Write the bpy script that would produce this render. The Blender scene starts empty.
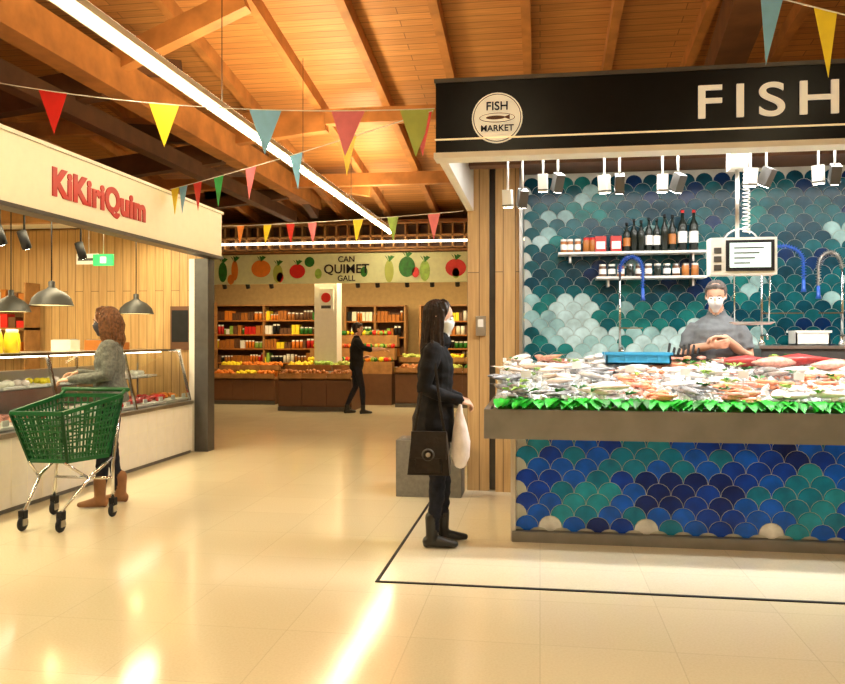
import bpy, math, random
from mathutils import Vector, Matrix, noise
from mathutils.bvhtree import BVHTree
random.seed(7)
S = bpy.context.scene
COL = S.collection
R = random.random
def U(a,b): return random.uniform(a,b)

# ------------------------------------------------------------ materials
def newmat(name):
    m = bpy.data.materials.new(name); m.use_nodes = True
    nt = m.node_tree; b = nt.nodes.get('Principled BSDF')
    return m, nt, b
def mat(name, col, rough=0.5, metal=0.0, var=0.08, scale=12.0, bump=0.0, spec=None, coat=0.0, glow=0.0):
    m, nt, b = newmat(name)
    b.inputs['Roughness'].default_value = rough
    b.inputs['Metallic'].default_value = metal
    if spec is not None: b.inputs['Specular IOR Level'].default_value = spec
    if coat: b.inputs['Coat Weight'].default_value = coat
    if glow: b.inputs['Emission Color'].default_value = (*col, 1); b.inputs['Emission Strength'].default_value = glow
    tc = nt.nodes.new('ShaderNodeTexCoord')
    n = nt.nodes.new('ShaderNodeTexNoise'); n.inputs['Scale'].default_value = scale; n.inputs['Detail'].default_value = 3
    nt.links.new(tc.outputs['Object'], n.inputs['Vector'])
    cr = nt.nodes.new('ShaderNodeValToRGB')
    cr.color_ramp.elements[0].position = 0.3; cr.color_ramp.elements[1].position = 0.7
    cr.color_ramp.elements[0].color = (*[max(0, c*(1-var)) for c in col], 1)
    cr.color_ramp.elements[1].color = (*[min(1, c*(1+var)) for c in col], 1)
    nt.links.new(n.outputs['Fac'], cr.inputs['Fac'])
    nt.links.new(cr.outputs['Color'], b.inputs['Base Color'])
    if bump:
        bp = nt.nodes.new('ShaderNodeBump'); bp.inputs['Strength'].default_value = bump; bp.inputs['Distance'].default_value = 0.02
        nt.links.new(n.outputs['Fac'], bp.inputs['Height']); nt.links.new(bp.outputs['Normal'], b.inputs['Normal'])
    return m
def emit(name, col, st):
    m, nt, b = newmat(name)
    b.inputs['Base Color'].default_value = (*col, 1)
    b.inputs['Emission Color'].default_value = (*col, 1)
    b.inputs['Emission Strength'].default_value = st
    return m
def planks(name, c1, c2, w=0.14, L=2.5, axes='XY', rough=0.5, gap=0.02, dark=0.35):
    m, nt, b = newmat(name)
    tc = nt.nodes.new('ShaderNodeTexCoord'); sp = nt.nodes.new('ShaderNodeSeparateXYZ'); cb = nt.nodes.new('ShaderNodeCombineXYZ')
    nt.links.new(tc.outputs['Object'], sp.inputs[0])
    nt.links.new(sp.outputs[axes[0]], cb.inputs['X']); nt.links.new(sp.outputs[axes[1]], cb.inputs['Y'])
    br = nt.nodes.new('ShaderNodeTexBrick')
    nt.links.new(cb.outputs[0], br.inputs['Vector'])
    br.inputs['Color1'].default_value = (*c1, 1); br.inputs['Color2'].default_value = (*c2, 1)
    br.inputs['Mortar'].default_value = (*[c*dark for c in c1], 1)
    br.inputs['Scale'].default_value = 1.0; br.inputs['Mortar Size'].default_value = gap*w*2
    br.inputs['Brick Width'].default_value = L; br.inputs['Row Height'].default_value = w
    mp = nt.nodes.new('ShaderNodeMapping'); mp.inputs['Scale'].default_value = (1.5, 25, 1)
    nt.links.new(cb.outputs[0], mp.inputs['Vector'])
    n = nt.nodes.new('ShaderNodeTexNoise'); n.inputs['Scale'].default_value = 1.5; n.inputs['Detail'].default_value = 4
    nt.links.new(mp.outputs[0], n.inputs['Vector'])
    mx = nt.nodes.new('ShaderNodeMix'); mx.data_type = 'RGBA'; mx.blend_type = 'MULTIPLY'; mx.inputs[0].default_value = 0.5
    nt.links.new(br.outputs['Color'], mx.inputs[6])
    cr = nt.nodes.new('ShaderNodeValToRGB'); cr.color_ramp.elements[0].position = 0.3; cr.color_ramp.elements[1].position = 0.7
    cr.color_ramp.elements[0].color = (0.5, 0.4, 0.32, 1); cr.color_ramp.elements[1].color = (1, 1, 1, 1)
    nt.links.new(n.outputs['Fac'], cr.inputs['Fac']); nt.links.new(cr.outputs['Color'], mx.inputs[7])
    nt.links.new(mx.outputs[2], b.inputs['Base Color'])
    b.inputs['Roughness'].default_value = rough
    return m
def floor_mat(name, base, tile=0.6, rough=0.16):
    m, nt, b = newmat(name)
    tc = nt.nodes.new('ShaderNodeTexCoord')
    br = nt.nodes.new('ShaderNodeTexBrick'); nt.links.new(tc.outputs['Object'], br.inputs['Vector'])
    br.offset = 0.0
    br.inputs['Color1'].default_value = (*base, 1); br.inputs['Color2'].default_value = (*[c*0.95 for c in base], 1)
    br.inputs['Mortar'].default_value = (*[c*0.84 for c in base], 1)
    br.inputs['Scale'].default_value = 1; br.inputs['Mortar Size'].default_value = 0.003
    br.inputs['Brick Width'].default_value = tile; br.inputs['Row Height'].default_value = tile
    n = nt.nodes.new('ShaderNodeTexNoise'); n.inputs['Scale'].default_value = 90; n.inputs['Detail'].default_value = 5
    nt.links.new(tc.outputs['Object'], n.inputs['Vector'])
    mx = nt.nodes.new('ShaderNodeMix'); mx.data_type = 'RGBA'; mx.blend_type = 'MULTIPLY'; mx.inputs[0].default_value = 0.3
    nt.links.new(br.outputs['Color'], mx.inputs[6])
    cr = nt.nodes.new('ShaderNodeValToRGB'); cr.color_ramp.elements[0].position = 0.35; cr.color_ramp.elements[1].position = 0.6
    cr.color_ramp.elements[0].color = (0.8, 0.76, 0.7, 1); cr.color_ramp.elements[1].color = (1, 1, 1, 1)
    nt.links.new(n.outputs['Fac'], cr.inputs['Fac']); nt.links.new(cr.outputs['Color'], mx.inputs[7])
    nt.links.new(mx.outputs[2], b.inputs['Base Color'])
    n2 = nt.nodes.new('ShaderNodeTexNoise'); n2.inputs['Scale'].default_value = 2.2; n2.inputs['Detail'].default_value = 4
    nt.links.new(tc.outputs['Object'], n2.inputs['Vector'])
    mr = nt.nodes.new('ShaderNodeMapRange'); mr.inputs['To Min'].default_value = rough*0.6; mr.inputs['To Max'].default_value = rough*1.5
    nt.links.new(n2.outputs['Fac'], mr.inputs['Value']); nt.links.new(mr.outputs[0], b.inputs['Roughness'])
    b.inputs['Specular IOR Level'].default_value = 1.0
    bp = nt.nodes.new('ShaderNodeBump'); bp.inputs['Strength'].default_value = 0.05; bp.inputs['Distance'].default_value = 0.02
    nt.links.new(n2.outputs['Fac'], bp.inputs['Height']); nt.links.new(bp.outputs['Normal'], b.inputs['Normal'])
    return m

M = {}
M['floor'] = floor_mat('floor_terrazzo', (0.74, 0.67, 0.47), rough=.12)
M['pad'] = floor_mat('stall_floor', (0.78, 0.73, 0.56), rough=0.16)
M['ceil'] = planks('ceiling_planks', (0.70, 0.34, 0.11), (0.56, 0.26, 0.08), w=0.13, L=3.1, axes='XY')
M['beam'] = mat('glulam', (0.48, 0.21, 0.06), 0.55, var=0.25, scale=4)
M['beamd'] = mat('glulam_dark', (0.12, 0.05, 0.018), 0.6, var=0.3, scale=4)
M['wall'] = mat('plaster_warm', (0.50, 0.34, 0.15), 0.8)
M['woodv'] = planks('pine_boards_vertical', (0.64, 0.42, 0.18), (0.56, 0.35, 0.14), w=0.11, L=4, axes='ZX')
M['woodh'] = mat('shelf_wood', (0.36, 0.18, 0.06), 0.5, var=0.25, scale=8)
M['white'] = mat('white_paint', (0.82, 0.80, 0.74), 0.45, var=0.03)
M['cream'] = mat('cream_sign', (0.86, 0.83, 0.68), 0.45, var=0.02)
M['black'] = mat('black_panel', (0.004, 0.004, 0.005), 0.28, var=0.2, spec=.2)
M['blackm'] = mat('black_matte', (0.010, 0.010, 0.011), 0.6, var=0.2, spec=.3)
M['dgrey'] = mat('dark_grey_metal', (0.10, 0.095, 0.09), 0.4, 0.5)
M['shade'] = mat('lamp_shade_grey', (0.03, 0.03, 0.027), 0.5, 0.2)
M['grey'] = mat('grey_concrete', (0.17, 0.16, 0.135), 0.7, var=0.15, scale=30)
M['steel'] = mat('stainless', (0.52, 0.50, 0.47), 0.32, 1.0, var=0.06, scale=5)
M['steeld'] = mat('stainless_brushed', (0.23, 0.225, 0.21), 0.42, 0.5, var=0.12, scale=6)
M['chrome'] = mat('chrome', (0.7, 0.7, 0.7), 0.15, 1.0, var=0.02)
M['green'] = mat('trolley_green', (0.004, 0.10, 0.025), 0.35)
M['leaf'] = mat('green_leaf', (0.01, 0.42, 0.015), 0.45, var=0.45, scale=22)
M['leafd'] = mat('green_leaf_dark', (0.015, 0.16, 0.012), 0.5, var=0.35)
M['lettuce'] = mat('lettuce', (0.30, 0.5, 0.08), 0.5, var=0.3)
M['red'] = mat('red', (0.62, 0.02, 0.015), 0.4)
M['redt'] = mat('red_letter', (0.46, 0.02, 0.012), 0.4)
M['orange'] = mat('orange', (0.75, 0.22, 0.02), 0.45)
M['yellow'] = mat('yellow', (0.90, 0.72, 0.02), 0.5)
M['pink'] = mat('pink', (0.78, 0.20, 0.25), 0.5)
M['lip'] = mat('lip', (0.5, 0.18, 0.16), 0.5)
M['sky'] = mat('light_blue', (0.20, 0.50, 0.82), 0.5)
M['olive'] = mat('olive', (0.42, 0.5, 0.10), 0.5)
M['flaggreen'] = mat('flag_green', (0.03, 0.4, 0.10), 0.5)
M['blue'] = mat('hose_blue', (0.02, 0.10, 0.5), 0.3)
M['crate'] = mat('crate_blue', (0.04, 0.34, 0.6), 0.4)
M['grout'] = mat('grout', (0.50, 0.52, 0.46), 0.7)
M['ice'] = mat('ice', (0.88, 0.92, 0.94), 0.3, var=0.06, scale=40, bump=0.6)
M['lettering'] = mat('letter_cream', (0.88, 0.82, 0.64), 0.4, var=0.02, glow=.28)  # weak glow stands in for light on the unlit letters and logo
M['amber'] = mat('amber', (0.42, 0.15, 0.03), 0.3)
M['brown'] = mat('brown', (0.13, 0.055, 0.022), 0.5)
M['bottle'] = mat('bottle_dark', (0.015, 0.02, 0.015), 0.12)
M['paper'] = mat('paper', (0.85, 0.84, 0.8), 0.6, var=0.03)
M['led'] = emit('led_strip', (1.0, 0.82, 0.50), 50)
M['ledsoft'] = emit('led_line', (1.0, 0.86, 0.60), 7)
M['ledrefl'] = emit('led_reflection', (1.0, 0.80, 0.45), 0.4)  # faint emission standing in for a reflected LED line
M['bulb'] = emit('bulb', (1.0, 0.72, 0.35), 25)
M['spot'] = emit('spot_lens', (1.0, 0.96, 0.88), 30)
M['screen'] = emit('scale_screen', (0.75, 0.9, 0.85), 0.8)
M['exit'] = emit('exit_green', (0.02, 0.45, 0.12), 0.3)
M['glow'] = emit('case_light', (1.0, 0.90, 0.7), 9)
def glassmat():
    m, nt, b = newmat('clear_glass')
    for n in list(nt.nodes):
        if n.type != 'OUTPUT_MATERIAL': nt.nodes.remove(n)
    out = [n for n in nt.nodes if n.type == 'OUTPUT_MATERIAL'][0]
    t = nt.nodes.new('ShaderNodeBsdfTransparent'); g = nt.nodes.new('ShaderNodeBsdfGlossy'); g.inputs['Roughness'].default_value = 0.03
    t.inputs[0].default_value = (0.93, 0.97, 0.95, 1)
    f = nt.nodes.new('ShaderNodeFresnel'); f.inputs[0].default_value = 1.5; x = nt.nodes.new('ShaderNodeMixShader')
    nt.links.new(f.outputs[0], x.inputs[0]); nt.links.new(t.outputs[0], x.inputs[1]); nt.links.new(g.outputs[0], x.inputs[2]); nt.links.new(x.outputs[0], out.inputs[0])
    return m
M['glass'] = glassmat()
def tile(name, c): return mat(name, c, 0.22, var=0.3, scale=9, spec=.25)
TF = [tile('scale_navy', (0.001, 0.018, 0.17)), tile('scale_blue', (0.002, 0.10, 0.62)), tile('scale_teal', (0.003, 0.19, 0.36)),
      tile('scale_cobalt', (0.001, 0.045, 0.42)), tile('scale_aqua', (0.012, 0.28, 0.42)), tile('scale_white', (0.75, 0.78, 0.76))]
TB = [tile('scale_deep', (0.002, 0.045, 0.07)), tile('scale_petrol', (0.004, 0.085, 0.10)), tile('scale_sea', (0.010, 0.15, 0.14)),
      tile('scale_pale', (0.26, 0.42, 0.41)), tile('scale_mist', (0.42, 0.56, 0.55)), tile('scale_ink', (0.001, 0.02, 0.08))]
FM = [mat('fish_silver', (0.62, 0.62, 0.62), 0.2, 0.3, var=0.3, scale=30), mat('fish_pink', (0.80, 0.38, 0.30), 0.25, var=0.3, scale=30),
      mat('fish_pale', (0.88, 0.76, 0.68), 0.3, var=0.12, scale=30), mat('fish_grey', (0.30, 0.30, 0.31), 0.2, 0.2, var=0.4, scale=25),
      mat('prawn_orange', (0.80, 0.32, 0.17), 0.3, var=0.3, scale=30), mat('squid_white', (0.88, 0.82, 0.78), 0.25, var=0.08, scale=30),
      mat('tuna_red', (0.42, 0.04, 0.035), 0.3, var=0.3, scale=20)]

# ------------------------------------------------------------ mesh builder
def tube_geo(pts, rads, ref=(0, 1, 0), seg=14, dome=True, ds=1.0):
    pts = [Vector(p) for p in pts]; RR = [(r, r) if isinstance(r, (int, float)) else r for r in rads]
    ref = Vector(ref); n = len(pts); seq = []
    T = []
    for i in range(n):
        a = pts[max(i-1, 0)]; b = pts[min(i+1, n-1)]; t = (b-a)
        T.append(t.normalized() if t.length > 1e-9 else Vector((0, 0, 1)))
    if dome:
        rm = min(RR[0])*ds
        for a in (82, 55, 28):
            a = math.radians(a); seq.append((pts[0]-T[0]*rm*math.sin(a), RR[0][0]*math.cos(a), RR[0][1]*math.cos(a), T[0]))
    for i in range(n): seq.append((pts[i], RR[i][0], RR[i][1], T[i]))
    if dome:
        rm = min(RR[-1])*ds
        for a in (28, 55, 82):
            a = math.radians(a); seq.append((pts[-1]+T[-1]*rm*math.sin(a), RR[-1][0]*math.cos(a), RR[-1][1]*math.cos(a), T[-1]))
    V = []; F = []
    last = None
    for (p, ra, rb, t) in seq:
        u = ref - t*ref.dot(t)
        if u.length < 0.15:
            u = last if last is not None else Vector((1, 0, 0)); u = u - t*u.dot(t)
            if u.length < 1e-3: u = Vector((0, 0, 1)) - t*t.z
        u.normalize(); last = u.copy(); v = t.cross(u)
        for k in range(seg):
            a = 2*math.pi*k/seg
            V.append(p + u*ra*math.cos(a) + v*rb*math.sin(a))
    m = len(seq)
    for i in range(m-1):
        for k in range(seg):
            F.append((i*seg+k, i*seg+(k+1) % seg, (i+1)*seg+(k+1) % seg, (i+1)*seg+k))
    F.append(tuple(range(seg-1, -1, -1))); F.append(tuple((m-1)*seg+k for k in range(seg)))
    return V, F
class MB:
    def __init__(s, name): s.name = name; s.v = []; s.f = []; s.mi = []; s.sm = []; s.mats = []
    def _m(s, m):
        if isinstance(m, str): m = M[m]
        if m not in s.mats: s.mats.append(m)
        return s.mats.index(m)
    def add(s, V, F, m, smooth=False, mx=None):
        o = len(s.v); i = s._m(m)
        for p in V:
            p = Vector(p)
            s.v.append(mx @ p if mx is not None else p)
        for f in F: s.f.append(tuple(o+k for k in f)); s.mi.append(i); s.sm.append(smooth)
    def box(s, lo, hi, m, mx=None):
        x0, y0, z0 = lo; x1, y1, z1 = hi
        V = [(x0, y0, z0), (x1, y0, z0), (x1, y1, z0), (x0, y1, z0), (x0, y0, z1), (x1, y0, z1), (x1, y1, z1), (x0, y1, z1)]
        F = [(0, 3, 2, 1), (4, 5, 6, 7), (0, 1, 5, 4), (1, 2, 6, 5), (2, 3, 7, 6), (3, 0, 4, 7)]
        s.add(V, F, m, False, mx)
    def bar(s, a, b, w, h, m, up=(0, 0, 1)):
        a = Vector(a); b = Vector(b); t = (b-a).normalized(); up = Vector(up)
        if abs(t.dot(up)) > 0.98: up = Vector((1, 0, 0))
        x = t.cross(up).normalized(); z = x.cross(t)
        V = []
        for p in (a, b):
            for (i, j) in ((-1, -1), (1, -1), (1, 1), (-1, 1)): V.append(p + x*i*w/2 + z*j*h/2)
        s.add(V, [(0, 1, 2, 3), (7, 6, 5, 4), (0, 4, 5, 1), (1, 5, 6, 2), (2, 6, 7, 3), (3, 7, 4, 0)], m)
    def tube(s, pts, r, m, seg=10, ref=(0, 1, 0), dome=False, mx=None):
        if isinstance(r, (int, float)): r = [r]*len(pts)
        V, F = tube_geo(pts, r, ref, seg, dome); s.add(V, F, m, True, mx)
    def lathe(s, c, prof, m, seg=24, smooth=True, axis='Z'):
        V = []; F = []
        for (r, z) in prof:
            for k in range(seg):
                a = 2*math.pi*k/seg; p = Vector((r*math.cos(a), r*math.sin(a), z))
                if axis == 'Y': p = Vector((p.x, p.z, p.y))
                if axis == 'X': p = Vector((p.z, p.x, p.y))
                V.append(Vector(c)+p)
        for i in range(len(prof)-1):
            for k in range(seg): F.append((i*seg+k, i*seg+(k+1) % seg, (i+1)*seg+(k+1) % seg, (i+1)*seg+k))
        s.add(V, F, m, smooth)
    def ball(s, c, r, m, seg=8, sc=(1, 1, 1), mx=None):
        V = []; F = []; n = max(4, seg//2+1)
        for i in range(n+1):
            th = math.pi*i/n
            for k in range(seg):
                a = 2*math.pi*k/seg
                V.append(Vector(c)+Vector((r*sc[0]*math.sin(th)*math.cos(a), r*sc[1]*math.sin(th)*math.sin(a), r*sc[2]*math.cos(th))))
        for i in range(n):
            for k in range(seg): F.append((i*seg+k, i*seg+(k+1) % seg, (i+1)*seg+(k+1) % seg, (i+1)*seg+k))
        s.add(V, F, m, True, mx)
    def build(s, parent=None, bevel=0):
        me = bpy.data.meshes.new(s.name); me.from_pydata([tuple(p) for p in s.v], [], s.f)
        for m in s.mats: me.materials.append(m)
        me.polygons.foreach_set('material_index', s.mi); me.polygons.foreach_set('use_smooth', s.sm); me.update()
        o = bpy.data.objects.new(s.name, me); COL.objects.link(o)
        if parent: o.parent = parent
        if bevel:
            b = o.modifiers.new('bevel', 'BEVEL'); b.width = bevel; b.segments = 2; b.limit_method = 'ANGLE'
        return o
def text(name, s, size, loc, rot, m, parent=None, bold=0.0, ext=0.004, sx=1.0, align='LEFT', spacing=1.0):
    cu = bpy.data.curves.new(name, 'FONT'); cu.body = s; cu.size = size; cu.extrude = ext; cu.offset = bold; cu.align_x = align
    cu.space_character = spacing
    t = bpy.data.objects.new(name+'_c', cu); COL.objects.link(t)
    dg = bpy.context.evaluated_depsgraph_get(); me = bpy.data.meshes.new_from_object(t.evaluated_get(dg))
    bpy.data.objects.remove(t)
    me.materials.clear(); me.materials.append(M[m] if isinstance(m, str) else m)
    o = bpy.data.objects.new(name, me); COL.objects.link(o); o.location = loc; o.rotation_euler = rot; o.scale = (sx, 1, 1)
    if parent: o.parent = parent
    return o
def empty(name, loc=(0, 0, 0), rz=0):
    e = bpy.data.objects.new(name, None); COL.objects.link(e); e.location = loc; e.rotation_euler = (0, 0, rz); e.empty_display_size = 0.1
    return e

# ------------------------------------------------------------ room shell
def zc(y): return 6.15-0.14*y
o = MB('floor'); o.box((-12, -5, -0.1), (8, 18, 0), 'floor'); o.build()
o = MB('ceiling'); V = [(-12.1, -5.1, zc(-5.1)), (8.1, -5.1, zc(-5.1)), (8.1, 18.1, zc(18.1)), (-12.1, 18.1, zc(18.1))]
o.add(V+[(a, b, c+0.1) for a, b, c in V], [(0, 1, 2, 3), (7, 6, 5, 4), (0, 4, 5, 1), (1, 5, 6, 2), (2, 6, 7, 3), (3, 7, 4, 0)], 'ceil'); o.build()
def wallbox(n, lo, hi, m='wall'):
    o = MB(n); o.box(lo, hi, m); return o.build()
wallbox('wall_back', (-12.1, 18, 0), (8.1, 18.1, 3.63))
wallbox('wall_left', (-12.1, -5, 0), (-12, 18, 3.62))
wallbox('wall_right', (8, -5, 0), (8.1, 18, 3.62))
wallbox('wall_front', (-12.1, -5.1, 0), (8.1, -5, 6.8))
o = MB('roof_rafters')
x = -11.55
while x < 8:
    o.bar((x, -5, zc(-5)-0.09), (x, 18, zc(18)-0.09), 0.10, 0.17, 'beam'); x += 0.95
for y in (-2, 2.5, 10.4, 12.9, 15.6):
    o.bar((-12, y, zc(y)-0.27), (8, y, zc(y)-0.27), 0.14, 0.2, 'beam')
o.build()
o = MB('roof_truss')
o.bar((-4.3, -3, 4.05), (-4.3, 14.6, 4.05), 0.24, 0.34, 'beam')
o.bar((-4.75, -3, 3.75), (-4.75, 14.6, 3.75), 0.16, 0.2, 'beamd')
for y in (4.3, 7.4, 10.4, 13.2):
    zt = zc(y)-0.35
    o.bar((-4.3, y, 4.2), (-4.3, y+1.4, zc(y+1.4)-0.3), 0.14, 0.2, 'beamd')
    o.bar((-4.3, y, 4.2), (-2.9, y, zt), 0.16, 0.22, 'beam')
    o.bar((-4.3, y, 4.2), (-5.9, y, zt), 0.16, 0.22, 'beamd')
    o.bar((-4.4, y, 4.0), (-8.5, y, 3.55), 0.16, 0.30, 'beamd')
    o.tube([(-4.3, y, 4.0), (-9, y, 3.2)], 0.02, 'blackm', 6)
o.bar((1.3, 2, 4.55), (2.2, 12, 4.05), 0.3, 0.34, 'beamd')
o.build()
def led(x, y0, y1, z, w=0.16):
    o = MB('linear_ceiling_light')
    o.box((x-w/2, y0, z), (x+w/2, y1, z+0.05), 'cream')
    o.box((x-w/2+0.045, y0+0.01, z-0.015), (x+w/2-0.045, y1-0.01, z), 'led')
    o.box((x-w/2+0.01, y0+0.01, z+0.05), (x+w/2-0.01, y1-0.01, z+0.058), 'ledsoft')
    y = y0+0.5
    while y < y1:
        o.tube([(x, y, z+0.05), (x, y, zc(y)-0.15)], 0.004, 'blackm', 6); y += 2.4
    o.build()
led(-2.80, -3.5, 14.6, 3.4)
led(-0.4, -4.2, 2.2, 3.7)  # unseen strip added over and behind the camera for ambient fill
led(2.4, -4.2, 2.2, 3.7)  # second unseen strip, also added only as fill light

# ------------------------------------------------------------ floor channel + pad
o = MB('floor_slab'); o.box((-0.92, 4.39, 0.0), (6, 7.9, 0.003), 'pad'); o.build()
o = MB('floor_drain_channel')
o.box((-0.935, 4.378, 0), (6, 4.40, 0.006), 'blackm'); o.box((-0.935, 4.40, 0), (-0.915, 7.1, 0.006), 'blackm'); o.build()

# ------------------------------------------------------------ fish stall
RX = 4.2
def scales(o, x0, x1, z0, z1, y, r, pick):
    j = 0; z = z0
    while z < z1+r*0.2:
        x = x0 + (r if j % 2 else 0)
        while x < x1:
            P = []
            for k in range(0, 9):
                a = math.pi*k/8; P.append((math.cos(a), math.sin(a)))
            for k in range(1, 5):
                a = math.pi/2*(1-k/4); P.append((-1+math.cos(a), -1+math.sin(a)))
            for k in range(1, 4):
                a = math.pi - (math.pi/2)*k/4; P.append((1+math.cos(a), -1+math.sin(a)))
            s = r*0.968
            V = [(x+px*s, y, z+pz*s) for px, pz in P]
            V2 = [(x+px*s*0.96, y-0.004, z+pz*s*0.96) for px, pz in P]
            n = len(P); m = pick(x, z)
            F = [(i, (i+1) % n, n+(i+1) % n, n+i) for i in range(n)]+[tuple(n+i for i in range(n))]
            o.add(V+V2, F, m)
            x += 2*r
        z += r; j += 1
o = MB('fish_counter')
o.box((-0.17, 5.45, 0.0), (RX, 6.42, 0.9), 'white')
o.box((-0.16, 5.435, 0.08), (RX-0.01, 5.455, 0.74), 'grout')
def pf(x, z):
    n = noise.noise((x*1.7, z*3.2, 4.2))*1.6 + noise.noise((x*6, z*6, 1))*0.9 + U(-.4, .4)
    if z < 0.16 and R() < 0.10: return TF[5]
    if n > 0.60: return TF[4]
    if n > 0.26: return TF[2]
    if n > -0.12: return TF[1]
    if n > -0.55: return TF[3]
    return TF[0]
scales(o, -0.09, RX-0.05, 0.10, 0.74, 5.434, 0.080, pf)
o.box((-0.19, 5.38, 0.0), (RX+.02, 5.46, 0.075), 'steeld')
o.box((-0.20, 5.40, 0.0), (-0.165, 5.46, 0.74), 'steel')
o.box((-0.37, 5.20, 0.73), (RX+0.05, 5.24, 0.925), 'steeld')
o.box((-0.37, 5.24, 0.73), (-0.33, 6.42, 0.925), 'steeld')
o.box((-0.33, 5.24, 0.88), (RX+0.05, 6.45, 0.90), 'steel')
o.box((-0.33, 5.24, 0.73), (RX+0.05, 5.46, 0.74), 'steeld')
o.box((-0.33, 6.40, 0.90), (RX+0.05, 6.45, 1.16), 'steel')
o.build()

def bedz(x, y):
    t = (y-5.26)/1.14
    return 0.935+0.25*max(0, t)+0.03*noise.noise((x*3, y*3, 0))
o = MB('ice_bed')
nx, ny = 150, 36; V = []; F = []
for j in range(ny+1):
    for i in range(nx+1):
        x = -0.31+(RX+0.35)*i/nx; y = 5.26+1.12*j/ny
        V.append((x, y, bedz(x, y)+0.02*noise.noise((x*22, y*22, 3))))
for j in range(ny):
    for i in range(nx): a = j*(nx+1)+i; F.append((a, a+1, a+nx+2, a+nx+1))
o.add(V, F, 'ice', True)
for k in range(2200):
    x = U(-.3, RX); y = U(5.3, 6.36); s = U(.008, .02)
    mx = Matrix.Translation((x, y, bedz(x, y)+U(.012, .06))) @ Matrix.Rotation(U(0, 6), 4, Vector((R(), R(), R()+.1)).normalized())
    o.box((-s, -s, -s*.7), (s, s, s*.7), 'ice', mx)
o.build()
o = MB('fish_display')
def fish(o, x, y, z, L, ang, m, tilt=0, fat=0.13):
    mx = Matrix.Translation((x, y, z)) @ Matrix.Rotation(ang, 4, 'Z') @ Matrix.Rotation(tilt, 4, 'Y')
    bend = U(-.05, .05)
    P = []; Q = []
    for t, r in ((0, .015), (.07, .06), (.2, .115), (.38, fat), (.6, .10), (.8, .045), (.88, .028)):
        P.append(((t-.5)*L, bend*L*math.sin(t*3.1), 0)); Q.append((r*L*.55, r*L))
    V, F = tube_geo(P, Q, (0, 0, 1), 8, False); o.add(V, F, m, True, mx)
    e = L*.38
    o.add([(e, -.01*L, 0), (e, .01*L, 0), (e+.14*L, .12*L, .004), (e+.09*L, 0, .003), (e+.14*L, -.12*L, .004)], [(0, 1, 3), (1, 2, 3), (0, 3, 4)], m, False, mx)
    o.add([(-.05*L, .11*L, 0), (.15*L, .10*L, 0), (.08*L, .19*L, 0)], [(0, 1, 2)], m, False, mx)
    o.ball((-.40*L, .02*L, .035*L), .016*L, 'blackm', 6, mx=mx)
def prawn(o, x, y, z, L, ang, m):
    mx = Matrix.Translation((x, y, z)) @ Matrix.Rotation(ang, 4, 'Z')
    P = [(L*.5*math.cos(a), L*.5*math.sin(a), 0) for a in [k*math.pi*1.2/6 for k in range(7)]]
    o.tube(P, [.1*L, .14*L, .14*L, .12*L, .09*L, .07*L, .03*L], m, 6, (0, 0, 1), mx=mx)
    for k in range(3): o.tube([P[0], (L*.5+L*.2*R(), -L*.6-L*.2*k, L*.1*R())], .008*L*2, m, 4, (0, 0, 1), mx=mx)
zones = []
x = -.18
while x < RX-.1:
    y = 5.45
    while y < 6.3:
        zones.append((x, y, random.choice([0, 1, 2, 2, 5, 5, 0, 3, 4, 2, 1, 5, 4, 2] if x < 1.3 else [0, 1, 1, 2, 5, 1, 4, 4, 2, 5]))); y += .28
    x += .30
for (zx, zy, k) in zones:
    if k == 4:
        for i in range(16):
            x = zx+U(-.13, .13); y = zy+U(-.13, .13); prawn(o, x, y, bedz(x, y)+U(.03, .08), U(.09, .13), U(0, 6.3), FM[random.choice([4, 4, 1])])
    elif k == 5:
        for i in range(5):
            x = zx+U(-.11, .11); y = zy+U(-.11, .11); L = U(.18, .26); a = U(0, 6.3)
            mx = Matrix.Translation((x, y, bedz(x, y)+U(.04, .08))) @ Matrix.Rotation(a, 4, 'Z')
            o.tube([(-L/2, 0, 0), (-L*.3, 0, 0), (0, 0, 0), (L*.3, 0, 0)], [(.01, .01), (.02, .035), (.028, .045), (.02, .035)], FM[5], 8, (0, 0, 1), True, mx)
            for q in range(5): o.tube([(L*.3, (q-2)*.012, 0), (L*.45, (q-2)*.02+U(-.01, .01), -.005), (L*.6, (q-2)*.03, 0)], [.007, .005, .003], FM[random.choice([5, 2, 1])], 5, (0, 0, 1), mx=mx)
    else:
        b = U(0, 6.3)
        for i in range(5):
            fish(o, zx+U(-.09, .09), zy+(i-2)*.045, bedz(zx, zy)+.035+U(0, .06), U(.22, .34), b+U(-.35, .35), FM[k], U(-.15, .15))
for (x, y, m_) in ((1.78, 6.12, 1), (1.98, 6.18, 6), (2.2, 6.1, 1), (1.6, 6.2, 6)):
    fish(o, x, y, bedz(x, y)+.09, .55, U(-.2, .5), FM[m_], 0, .16)
for k in range(90):
    x = U(-.25, RX-.1); y = U(5.3, 6.3); z = bedz(x, y)+.08; c = random.choice(['lettuce', 'leafd', 'leafd', 'lettuce'])
    for q in range(3):
        a = U(0, 6.3); L = U(.04, .09); ca, sa = math.cos(a), math.sin(a)
        o.add([(x, y, z), (x+ca*L*.5-sa*L*.3, y+sa*L*.5+ca*L*.3, z+.03), (x+ca*L, y+sa*L, z+.02), (x+ca*L*.5+sa*L*.3, y+sa*L*.5-ca*L*.3, z+.025)], [(0, 1, 2, 3)], c)
for k in range(11):
    x = -.1+k*.37; y = 5.75+U(-.2, .2); z = bedz(x, y)+.07
    o.tube([(x, y, z-.06), (x, y, z+.05)], .003, 'steel', 4)
    o.box((x-.035, y-.003, z+.03), (x+.035, y, z+.08), 'paper')
o.build()
o = MB('green_garnish_strip')
x = -0.24
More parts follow.
